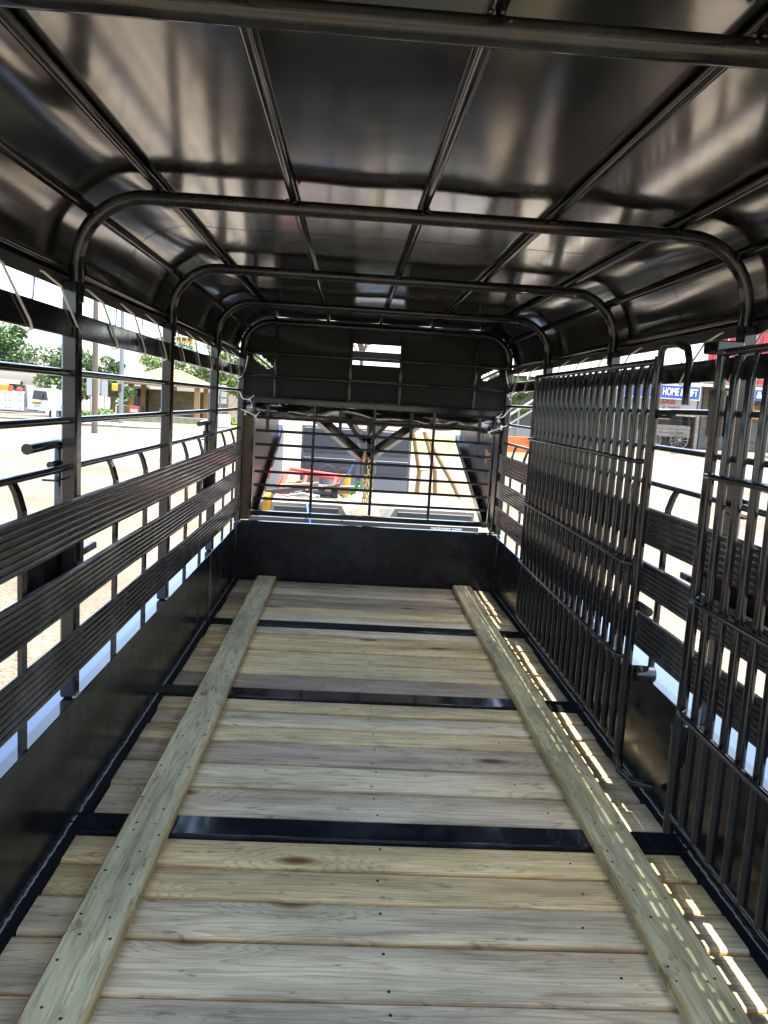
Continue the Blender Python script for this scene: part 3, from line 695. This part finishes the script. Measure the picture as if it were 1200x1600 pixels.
hz_ = MB(); hz_.tube([(.18*math.cos(k*.5)*(1+.012*k)-.0, .18*math.sin(k*.5)*(1+.012*k), .02+.0016*k) for k in range(60)], .016, 6)
o = hz_.build('black_hose', M['tyre'], smooth=60); o.location = (-.5, 10.75, -.02); tag(o, 'coil of black hose on the deck between tyre and red frame', 'hose')
bx, by = 1.3, 14.0; gb = gz(bx, by)
tf = pipe_thing('boom_stand', [[(.93, 14, .90), (1.08, 14, .23), (1.36, 14, .25), (1.13, 14, .92)], [(1.13, 14, .90), (1.75, 14.1, -.05), (2.1, 14.2, gb)], [(1.08, 14, .24), (1.05, 14.1, gb)], [(1.36, 14, .25), (1.45, 14.1, gb)]],
    .04, M['tan'], 'tan steel boom stand with a triangular head right of the headboard', 'stand', (bx, by, gb))
lad = pipe_thing('step_ladder', [[(-1.0, 13.4, gz(-1, 13.4)), (-.78, 13.6, 1.05)], [(-.72, 13.4, gz(-1, 13.4)), (-.55, 13.6, 1.05)]]+[[(-1.0+.06*k-.0, 13.42+.03*k, -.5+.27*k), (-.72+.045*k, 13.42+.03*k, -.5+.27*k)] for k in range(1, 6)],
    .02, M['white'], 'white ladder leaning behind the left side board of the flatbed', 'ladder', (-.85, 13.4, gz(-1, 13.4)))
junk('kerb_block', (1.7, 2.0, 11.0, 14.5, gz(1.8, 12)-.02, gz(1.8, 12)+.25), M['concrete'], 'long grey concrete block on the ground right of the flatbed', 'block', .02)

# ================================================================ LEFT: service truck, poles, bank
def wheel(parent, x, y, z, r, w, axis='y'):
    p = MB().tube([(x, y-w/2, z), (x, y+w/2, z)], r, 24).build('wheel', M['tyre'], parent, smooth=40)
    MB().tube([(x, y-w/2-.02, z), (x, y+w/2+.02, z)], r*.55, 16).build('rim', M['galv'], p, smooth=40)
tx, ty = -24.2, 62.0; tz = gz(tx, ty)
tr = empty('service_truck', (tx, ty, tz), label='white service truck with utility body, boom and orange lettering across the road', cat='truck')
# local: +x = front of truck, -y side faces the trailer
prof = [(-.05, .75), (2.75, .75), (2.75, 1.25), (2.62, 1.42), (1.75, 1.62), (1.52, 2.28), (1.35, 2.36), (.1, 2.36), (-.05, 2.25)]
cb = MB().prism(prof, 'y', -1.1, 1.1).build('cab', M['white'], tr)
MB().prism([(.3, 1.55), (1.45, 1.5), (1.33, 2.15), (.42, 2.2)], 'y', -1.112, -1.101).build('side_window', M['glass'], cb)
MB().prism([(1.60, 1.66), (1.40, 2.22), (1.425, 2.235), (1.63, 1.67)], 'y', -.98, .98).build('windshield', M['glass'], cb)
MB().box(.95, 1.1, -1.32, -1.2, 1.5, 1.95, .02).build('mirror', M['darksteel'], cb)
MB().prism([(1.35, .78), (2.72, .78), (2.66, 1.10), (2.42, 1.32), (1.85, 1.34), (1.5, 1.12)], 'y', -1.22, -1.105).build('front_wing', M['white'], cb)
MB().box(2.45, 2.70, -1.235, -1.224, .98, 1.10, .01).build('headlight', M['glass'], cb)
MB().box(2.5, 2.92, -1.15, 1.15, .48, .80, .03).build('bumper', M['darksteel'], tr)
MB().box(.25, .98, -1.112, -1.102, 1.18, 1.36).build('door_sticker', M['yellow'], cb)
MB().box(.42, .90, -1.116, -1.113, 1.23, 1.30).build('sticker_print', M['darksteel'], cb)
for zz in (.98, 1.08): MB().box(.45, .85, -1.112, -1.102, zz, zz+.025).build('door_print', M['darksteel'], cb)
MB().tube([(-.22, -.9, .9), (-.22, -.9, 2.5), (-.3, -.9, 2.62)], .08, 10).build('exhaust_stack', M['galv'], tr, smooth=50)
bd = MB().box(-6.0, -.35, -1.2, 1.2, .62, 2.0, .02).build('utility_body', M['white'], tr)
for x0, x1 in ((-6, -4.75), (-4.7, -3.2), (-3.15, -1.45), (-1.4, -.42)):
    MB().box(x0+.05, x1-.03, -1.222, -1.201, .72, 1.92, .008).build('compartment_door', M['white'], bd)
    for zz in (.82, 1.35, 1.82):
        for xx in (x0+.12, x1-.12): MB().disc((xx, -1.24, zz), .045, 'y', 8, .02).build('latch', M['darksteel'], bd)
text_part('lettering', 'ce', .95, (-2.42, -1.225, 1.55), (R(90), 0, 0), M['orange'], tr, .004, .02)
MB().box(-6, .1, -.5, .5, .5, .74).build('chassis', M['darksteel'], tr)
MB().box(-.4, 1.2, -1.05, -.9, .5, .7, .02).build('fuel_tank', M['galv'], tr)
for x in (-4.3, 2.02): wheel(tr, x, -.95, .5, .5, .3); wheel(tr, x, .95, .5, .5, .3)
MB().tube([(-5.8, 0, 2.75), (-1.1, 0, 2.72)], .16, 4, sq=True).build('boom', M['white'], tr)
MB().box(-3.4, -2.9, -.3, .3, 2.0, 2.65, .03).build('boom_turret', M['offwhite'], tr)
MB().box(-2.35, -1.65, -1.1, -.4, 2.0, 2.48, .03).build('yellow_toolbox', M['yellow'], tr)
MB().box(-1.5, -1.3, -1.0, -.6, 2.0, 2.42, .03).build('hose_reel', M['red'], tr); MB().box(-.9, -.6, -1.0, -.5, 2.0, 2.3, .03).build('hose_reel', M['red'], tr)

def tree(x, y, h, rx, rz, label, n=5200, mt='leaf', seed=1, trunk=.3):
    rnd = random.Random(seed); z0 = gz(x, y); root = empty('broadleaf_tree', (x, y, z0), label=label, cat='tree', group='trees around the lot')
    tk = MB(); th = h-rz*1.3
    tk.tube([(0, 0, -.1), (.08, .05, th*.5), (.0, .0, th), (.1, 0, th+rz*.6)], [trunk, trunk*.75, trunk*.55, trunk*.2], 10)
    clumps = []
    for k in range(26):
        a = rnd.uniform(0, 2*math.pi); el = rnd.uniform(-.75, 1.0); rr = rnd.uniform(.45, 1.0)
        c = Vector((rx*rr*math.cos(a)*math.sqrt(max(.05, 1-el*el)), rx*rr*math.sin(a)*math.sqrt(max(.05, 1-el*el)), h-rz+rz*el*rr))
        clumps.append((c, rnd.uniform(.22, .42)*min(rx, rz)))
        tk.tube([(0, 0, th*rnd.uniform(.7, 1.0)), (c*.5+Vector((0, 0, th*.5))).lerp(c, .3), c], [trunk*.3, trunk*.16, trunk*.05], 5)
    tk.build('trunk', M['bark'], root, smooth=60)
    vs = []; fs = []
    for i in range(n):
        c, r = clumps[rnd.randrange(len(clumps))]
        d = Vector((rnd.gauss(0, 1), rnd.gauss(0, 1), rnd.gauss(0, 1))).normalized()*r*rnd.uniform(.35, 1.08)**.6; d.z *= .75
        p = c+d; u = Vector((rnd.gauss(0, 1), rnd.gauss(0, 1), rnd.gauss(0, .7))).normalized(); w = u.orthogonal().normalized()
        q = rnd.random()*6.28; w = w*math.cos(q)+u.cross(w)*math.sin(q); l = rnd.uniform(.08, .2)*(.6+.06*h)
        k = len(vs); vs += [p-u*l, p+w*l*.55, p+u*l, p-w*l*.55]; fs.append((k, k+1, k+2, k+3))
    MB().add(vs, fs).build('crown', M[mt], root)
    return root
tree(-33.5, 75, 8.3, 4.0, 3.6, 'large dark oak at the far left, behind the service truck', 9000, 'leaf', 3, .4)
tree(-25.0, 71, 6.6, 2.6, 2.7, 'loose rounded tree rising behind the truck cab', 6000, 'leaf', 5)
tree(-21.3, 72, 5.4, 2.0, 2.2, 'smaller tree showing just right of the wooden pole', 4500, 'leaf', 8)
tree(-21.5, 98, 8.6, 4.2, 3.0, 'tree whose top shows left above the tan canopy roof', 6500, 'leaf2', 11)
tree(-15.2, 100, 9.4, 4.5, 3.4, 'broad light green tree standing behind the tan canopy', 7500, 'leaf2', 13)
tree(-9.5, 70, 5.6, 1.8, 2.4, 'slim yellow-green tree seen beside the left front hoop', 3500, 'leaf2', 17)
tree(11.0, 60, 4.8, 2.6, 1.9, 'low bright green tree between the right front post and folded gate', 4500, 'leaf2', 19)
tree(1.2, 150, 20.0, 7.5, 4.0, 'distant tree seen through the vent slit in the front tarp', 5000, 'leaf', 23, .5)

def pole(name, x, y, z1, r0, r1, mt, label, cat):
    z0 = gz(x, y); o = MB().tube([(0, 0, -.1), (0, 0, (z1-z0)*.5), (0, 0, z1-z0)], [r0, (r0+r1)/2, r1], 12)
    return o, (x, y, z0)
o, l = pole('p', -14.0, 44, 9.5, .17, .12, None, '', '')
up_ = empty('utility_pole', l, label='dark wooden utility pole on the left street corner', cat='pole'); o.build('shaft', M['polewood'], up_, smooth=60)
MB().box(-1.1, 1.1, -.06, .06, 9.6, 9.75).build('crossarm', M['polewood'], up_)
o, l = pole('p', -16.55, 58, 8.4, .17, .13, None, '', '')
tp = empty('traffic_pole', l, label='grey steel traffic signal pole with long mast arm right of the wooden pole', cat='signal pole'); o.build('shaft', M['galv'], tp, smooth=60)
MB().box(-.35, .35, -.35, .35, -.05, .12, .02).build('base', M['concrete'], tp)
MB().tube([(0, 0, 5.9), (2.5, 0, 6.25), (9.5, -.4, 6.7)], [.1, .08, .05], 8).build('mast_arm', M['galv'], tp, smooth=60)
for x, z in ((4.4, 6.28), (8.2, 6.5)):
    sg = MB().box(x-.6, x+.6, -.25, .1, z-.2, z+.18, .03).build('signal_head', M['signal'], tp)
    for k in (-.38, 0, .38): MB().tube([(x+k, -.26, z), (x+k, -.42, z)], .13, 10).build('visor', M['darksteel'], sg)
MB().box(-.62, -.18, -.2, .2, 2.4, 2.9, .03).build('pedestrian_signal', M['signal'], tp); MB().box(-.18, .05, -.22, .22, 2.35, 2.92, .03).build('signal_bracket', M['darksteel'], tp)
sp = empty('sign_cluster', (-17.9, 57, gz(-17.9, 57)), label='pale backs of road signs on thin posts between the two poles', cat='road sign')
for x0, x1, z0, z1 in ((-.75, -.3, 2.0, 3.2), (-.24, .2, 2.1, 3.2), (.26, .7, 2.0, 3.1)):
    MB().box(x0, x1, -.02, .01, z0, z1).build('sign_plate', M['offwhite'], sp)
for x in (-.5, .45): MB().tube([(x, .05, 0), (x, .05, 3.2)], .035, 6).build('post', M['galv'], sp)
wp = MB(); wp.tube([(0, 0, 0), (0, 0, 2.5)], .16, 12).tube([(0, 0, 2.5), (0, 0, 2.62)], .19, 12)
ob = wp.build('white_bollard', M['white'], smooth=50); ob.location = (-22.0, 60, gz(-22, 60)); tag(ob, 'tall white post standing in front of the truck cab', 'post')
# wires
for (a, b, lb) in (((-60, 50, 9.2), (-14, 44, 8.75), 'thin overhead wire running left from the wooden pole'), ((-14, 44, 8.75), (20, 48, 9.0), 'thin overhead wire running right from the wooden pole'), ((-60, 70, 3.9), (-9, 66, 3.3), 'low thin wire passing behind the truck cab and the poles')):
    p = []; A_, B_ = Vector(a), Vector(b)
    for k in range(13): t = k/12; q = A_.lerp(B_, t); q.z -= .5*math.sin(math.pi*t); p.append(q)
    o = MB(a).tube(p, .018, 5).build('overhead_wire', M['darksteel']); o.location = a; tag(o, lb, 'wire')
# bank with canopy
bz = gz(-17, 78)
bk = empty('bank_building', (-17, 78, bz), label='low tan stone building with dark glass front beyond the crossing', cat='building')
MB().box(-2.6, 5.0, 0, 8, 0, 2.75, .02).build('stone_wall', M['stone'], bk)
k = 0
for row in range(9):
    for c in range(10):
        x0 = -2.6+.76*c+(.38 if row % 2 else 0)-.02; x1 = min(5.0, x0+.74)
        if x1-x0 < .15: continue
        MB().box(max(-2.6, x0+.02), x1, -.02-random.uniform(0, .03), -.001, .02+.3*row, .29+.3*row, .008).build('stone_block', M['stone'], bk)
MB().box(-5.2, -2.62, .6, 8, 0, 2.75, .02).build('glass_wall', M['glass'], bk)
for x in (-5.2, -4.55, -3.9, -3.25, -2.7): MB().box(x, x+.07, .54, .598, 0, 2.75).build('mullion', M['galv'], bk)
for z in (.9, 1.8): MB().box(-5.13, -2.7, .55, .596, z, z+.07).build('mullion', M['galv'], bk)
MB().box(-5.5, -2.63, -.3, 8.2, 2.76, 2.95, .02).build('flat_roof', M['offwhite'], bk)
MB().box(-5.4, -3.0, -.8, -.3, 0, 1.1, .03).build('stone_planter', M['stone'], bk)
ca = empty('canopy', (-17, 74.5, gz(-17, 74.5)), label='orange-tan hipped canopy roof on square columns before the stone building', cat='canopy')
cz = -gz(-17, 74.5)
MB().add([(-3.9, -2, 1.95+cz), (3.5, -2, 2.05+cz), (3.5, 4, 2.05+cz), (-3.9, 4, 1.95+cz), (-.9, .6, 3.35+cz), (.9, .9, 3.25+cz)], [(0, 1, 5, 4), (1, 2, 5), (2, 3, 4, 5), (3, 0, 4)]).build('roof', M['canopy'], ca)
MB().box(-3.9, 3.5, -2, 4, 1.72+cz, 1.94+cz, .02).build('fascia', M['tan'], ca)
for x, y in ((-3.0, -1.2), (2.9, -1.2), (-3.0, 3.2), (2.9, 3.2)): MB().box(x-.22, x+.22, y-.22, y+.22, 0, 1.72+cz, .02).build('column', M['tan'], ca)
MB().box(-.6, .2, -.6, .2, 0, 1.0).build('kiosk', M['offwhite'], ca)
rs = empty('red_notice', (-18.3, 68, gz(-18.3, 68)), label='small red and white notice on a post before the glass front', cat='sign')
MB().box(-.4, .4, -.03, .01, .3, 1.25, .01).build('board', M['red'], rs); MB().box(-.28, .28, -.04, -.031, .75, 1.0).build('board_print', M['white'], rs); MB().tube([(0, .03, 0), (0, .03, 1.3)], .04, 6).build('post', M['galv'], rs)
lw = empty('low_wall', (-20, 66, gz(-20, 66)), label='low pale stone wall along the far side of the crossing', cat='wall')
for k in range(12):
    MB().box(-3.4+.96*k, -3.4+.96*k+.95, 0, .4, 0, .62+.02*random.random(), .02).build('coping_block', M['concrete'], lw)
is_ = MB(); pts = [(-4.2, -1.0), (2.0, -1.6), (3.6, -.7), (3.2, .8), (-3.8, 2.2), (-5, .6)]
is_.prism(pts, 'z', -.05, .14); ob = is_.build('kerb_island', M['concrete']); ob.location = (-15.5, 54.5, gz(-15.5, 54.5)); tag(ob, kind='structure')
def bush(x, y, r, label, seed, mt='leaf2'):
    rnd = random.Random(seed); root = empty('shrub', (x, y, gz(x, y)), label=label, cat='shrub', group='shrubs by the crossing'); vs = []; fs = []
    for i in range(900):
        d = Vector((rnd.gauss(0, 1), rnd.gauss(0, 1), abs(rnd.gauss(0, 1)))).normalized()*r*rnd.uniform(.5, 1); d.x *= 1.5
        u = Vector((rnd.gauss(0, 1), rnd.gauss(0, 1), rnd.gauss(0, 1))).normalized()*.12; w = u.orthogonal()*.6; k = len(vs)
        vs += [d-u, d+w, d+u, d-w]; fs.append((k, k+1, k+2, k+3))
    MB().add(vs, fs).build('foliage', M[mt], root); st = MB()
    for k in range(5): st.tube([(0, 0, 0), (rnd.uniform(-.6, .6)*r, rnd.uniform(-.4, .4)*r, r*.7)], .03, 5)
    st.build('stem', M['bark'], root)
bush(-19.6, 64, 1.0, 'rounded shrub left of the grey traffic pole', 31); bush(-21.4, 64.5, .8, 'smaller shrub beside the truck bumper', 32)
bush(-10.5, 68, .7, 'low shrub right of the stone wall by the left hoops', 34)
cab = empty('utility_cabinet', (-9.7, 61, gz(-9.7, 61)), label='pale roadside utility cabinet seen low beside the left front hoop', cat='cabinet')
MB().box(-.45, .45, -.3, .3, 0, 1.0, .03).build('housing', M['offwhite'], cab); MB().box(-.38, .38, -.315, -.301, .08, .92, .006).build('door', M['white'], cab)
sg2 = empty('signal_post', (-10.2, 62, gz(-10.2, 62)), label='short post with stacked pale signal boxes above the roadside cabinet', cat='signal')
MB().tube([(0, 0, 0), (0, 0, 3.2)], .06, 8).build('post', M['galv'], sg2)
for x in (-.3, .25):
    for z in (2.0, 2.5, 3.0): MB().box(x-.2, x+.2, -.15, .1, z-.2, z+.2, .02).build('signal_box', M['offwhite'], sg2)

# ================================================================ RIGHT: gift store, porch, wagon
sz = gz(27, 62)
st = empty('gift_store', (27, 62, sz), label='rustic wooden store with red metal upper wall and blue signs', cat='building')
h = lambda z: z-sz
S_ = lambda: MB((27, 62, sz))
S_().box(27.75, 40, 62.9, 72, sz, 4.6, .02).build('wood_wall', M['barnwood'], st)
for k in range(24):
    z = sz+.05+.22*k
    if z > 4.5: break
    S_().box(27.95, 40, 62.86-.02*(k % 2), 62.899, z, z+.205, .006).build('siding_board', M['barnwood'] if z > 1.4 else M['greywood'], st)
S_().box(27.6, 27.94, 62.7, 62.89, sz, 4.5, .02).build('corner_post', M['greywood'], st)
S_().box(12, 27.6, 66, 72, sz, 4.3, .02).build('porch_back_wall', M['greywood'], st)
S_().prism([(58.9, 4.02), (66.5, 4.55), (66.5, 4.65), (58.9, 4.12)], 'x', 12, 38).build('porch_roof', M['galv'], st)
S_().box(12, 38, 58.84, 58.89, 4.02, 4.2, .01).build('porch_fascia', M['white'], st)
for x in (16, 20, 25.75, 33):
    S_().box(x, x+.25, 59.3, 59.55, sz, 4.0, .02).build('porch_post', M['greywood'], st)
S_().prism([(27.85, 63.4), (41, 63.4), (44, 75), (33.6, 75)], 'z', 4.3, 13).build('red_upper_wall', M['barnred'], st)
for k in range(16): S_().box(28.3+.78*k, 28.42+.78*k, 63.33, 63.399, 4.3, 13, .01).build('metal_rib', M['barnred'], st)
S_().box(27.62, 27.9, 63.3, 63.5, 4.4, 13, .01).build('corner_trim', M['white'], st)
S_().tube([(28.2, 61.9, 4.1), (29.3, 62.7, 2.9)], .09, 4, sq=True).build('brace', M['white'], st)
sgn = S_().box(19.0, 25.6, 58.74, 58.82, 2.95, 4.0, .01).build('sign_board', M['blue'], st)
for z in (2.95, 3.93): S_().box(19.0, 25.6, 58.715, 58.738, z, z+.07).build('sign_border', M['white'], sgn)
S_().box(25.53, 25.6, 58.71, 58.736, 3.03, 3.92).build('sign_border', M['white'], sgn)
t_ = text_part('lettering', 'HOME & GIFT', .78, (24.05-27, 58.71-62, 3.47-sz), (R(90), 0, 0), M['textwhite'], st, .008, .012); t_.scale = (.56, 1, 1)
sg3 = S_().box(29.6, 35, 58.74, 58.82, 3.2, 4.0, .01).build('sign_board', M['blue'], st)
text_part('lettering', '&', .7, (30.05-27, 58.71-62, 3.62-sz), (R(90), 0, 0), M['textwhite'], st, .008, .012)
for z0, z1 in ((2.55, 2.9), (1.85, 2.1)): S_().box(31.7, 34.5, 62.70, 62.76, z0, z1, .01).build('yellow_sign', M['yellow'], st)
text_part('lettering', 'MA', .3, (32.1-27, 62.69-62, 2.72-sz), (R(90), 0, 0), M['darksteel'], st, .004)
S_().box(29.0, 29.7, 62.70, 62.76, 1.0, 1.8, .01).build('notice', M['offwhite'], st)
bn = S_().box(20.5, 26.5, 61.0, 61.04, 1.75, 3.1, .005).build('lease_banner', M['white'], st)
text_part('lettering', 'LEASE', .5, (24.07-27, 60.98-62, 2.79-sz), (R(90), 0, 0), M['redtext'], st, .006, .01)
text_part('lettering', '4-3002', .5, (24.4-27, 60.98-62, 2.25-sz), (R(90), 0, 0), M['redtext'], st, .006, .01)
# wagon
wg = empty('covered_wagon', (24.2, 59.9, gz(24.2, 59.9)), label='old wooden wagon with spoked wheels and bare hoops on the store porch', cat='wagon')
MB().box(-2.0, 1.2, -.5, .9, .85, 1.75, .03).build('wagon_box', M['greywood'], wg)
for z in (1.0, 1.3, 1.6): MB().box(-2.0, 1.2, -.535, -.501, z-.12, z+.12, .01).build('side_plank', M['greywood'], wg)
for x in (-1.6, -.6, .4, 1.1):
    MB().tube([(x+.55*math.cos(a)*0, .2+.68*math.cos(a), 1.75+1.15*math.sin(a)) for a in [math.pi*k/10 for k in range(11)]], .025, 6).build('hoop', M['darksteel'], wg)
MB().tube([(-2.2, -.62, 3.0-.9), (1.3, -.62, 2.1)], .02, 5).build('rope_rail', M['darksteel'], wg)
for x, r in ((.35, .66), (-1.6, .55)):
    for y in (-.72, 1.1):
        wh = MB().tube([(x+r*math.cos(2*math.pi*k/28), y, r+r*math.sin(2*math.pi*k/28)) for k in range(28)], .045, 6, closed=True).build('wheel', M['greywood'], wg, smooth=60)
        MB().tube([(x, y-.14, r), (x, y+.14, r)], .11, 10).build('hub', M['greywood'], wh)
        for k in range(12):
            a = 2*math.pi*k/12; MB().tube([(x, y, r), (x+r*math.cos(a), y, r+r*math.sin(a))], .026, 5).build('spoke', M['greywood'], wh)
bn2 = empty('bench', (22.4, 60.0, gz(22.4, 60.0)), label='white slatted iron bench left of the wagon', cat='bench')
for k in range(7): MB().box(-.7+.2*k, -.62+.2*k, .25, .29, .4, 1.25).build('back_slat', M['offwhite'], bn2)
MB().box(-.8, .75, -.25, .28, .42, .48, .01).build('seat', M['offwhite'], bn2)
for x in (-.75, .65): MB().box(x, x+.08, -.2, .2, 0, .41).build('leg', M['offwhite'], bn2)
for (x, y, L, lb) in ((22.2, 50.3, 3.6, 'tan timber parking kerb in front of the wagon'), (27.2, 49.5, 3.2, 'second tan timber parking kerb, nearer the right edge')):
    ob = MB().box(-L/2, L/2, -.12, .12, -.02, .2, .03).build('parking_kerb', M['tan'] if False else M['concrete']); ob.location = (x, y, gz(x, y)); tag(ob, lb, 'kerb', 'parking kerbs by the store')
# things in the gap beside the right front post
br = empty('traffic_barrier', (8.8, 43, gz(8.8, 43)), label='orange plastic traffic barrier seen beside the right front post', cat='barrier')
MB().prism([(-.9, 0), (.9, 0), (.85, .85), (-.85, .85)], 'y', -.2, .2).build('shell', M['plasticorange'], br); MB().box(-.88, .88, -.22, -.201, .3, .42, .01).build('groove', M['plasticorange'], br)
rp = empty('ramp_railing', (9.8, 46.5, gz(9.8, 46.5)), label='white sloping ramp railing above the orange barrier', cat='railing')
MB().tube([(-1.4, 0, 1.5), (1.0, 0, 3.2)], .07, 6).build('handrail', M['offwhite'], rp); MB().tube([(-1.4, 0, 1.0), (1.0, 0, 2.6)], .05, 6).build('lower_rail', M['offwhite'], rp)
for x in (-1.35, -.2, .95): MB().tube([(x, 0, 0), (x, 0, 1.55+.71*(x+1.35))], .06, 6).build('post', M['galv'], rp)
MB().box(-1.5, 2.0, .3, .6, 0, 1.3, .02).build('ramp_wall', M['galv'], rp)
dr = empty('drum', (9.75, 42.5, gz(9.75, 42.5)), label='blue drum with red lid next to the orange barrier', cat='drum')
MB().tube([(0, 0, 0), (0, 0, .95)], .26, 16).build('shell', M['blue'], dr, smooth=50); MB().tube([(0, 0, .95), (0, 0, 1.2)], .2, 16).build('lid', M['red'], dr, smooth=50)
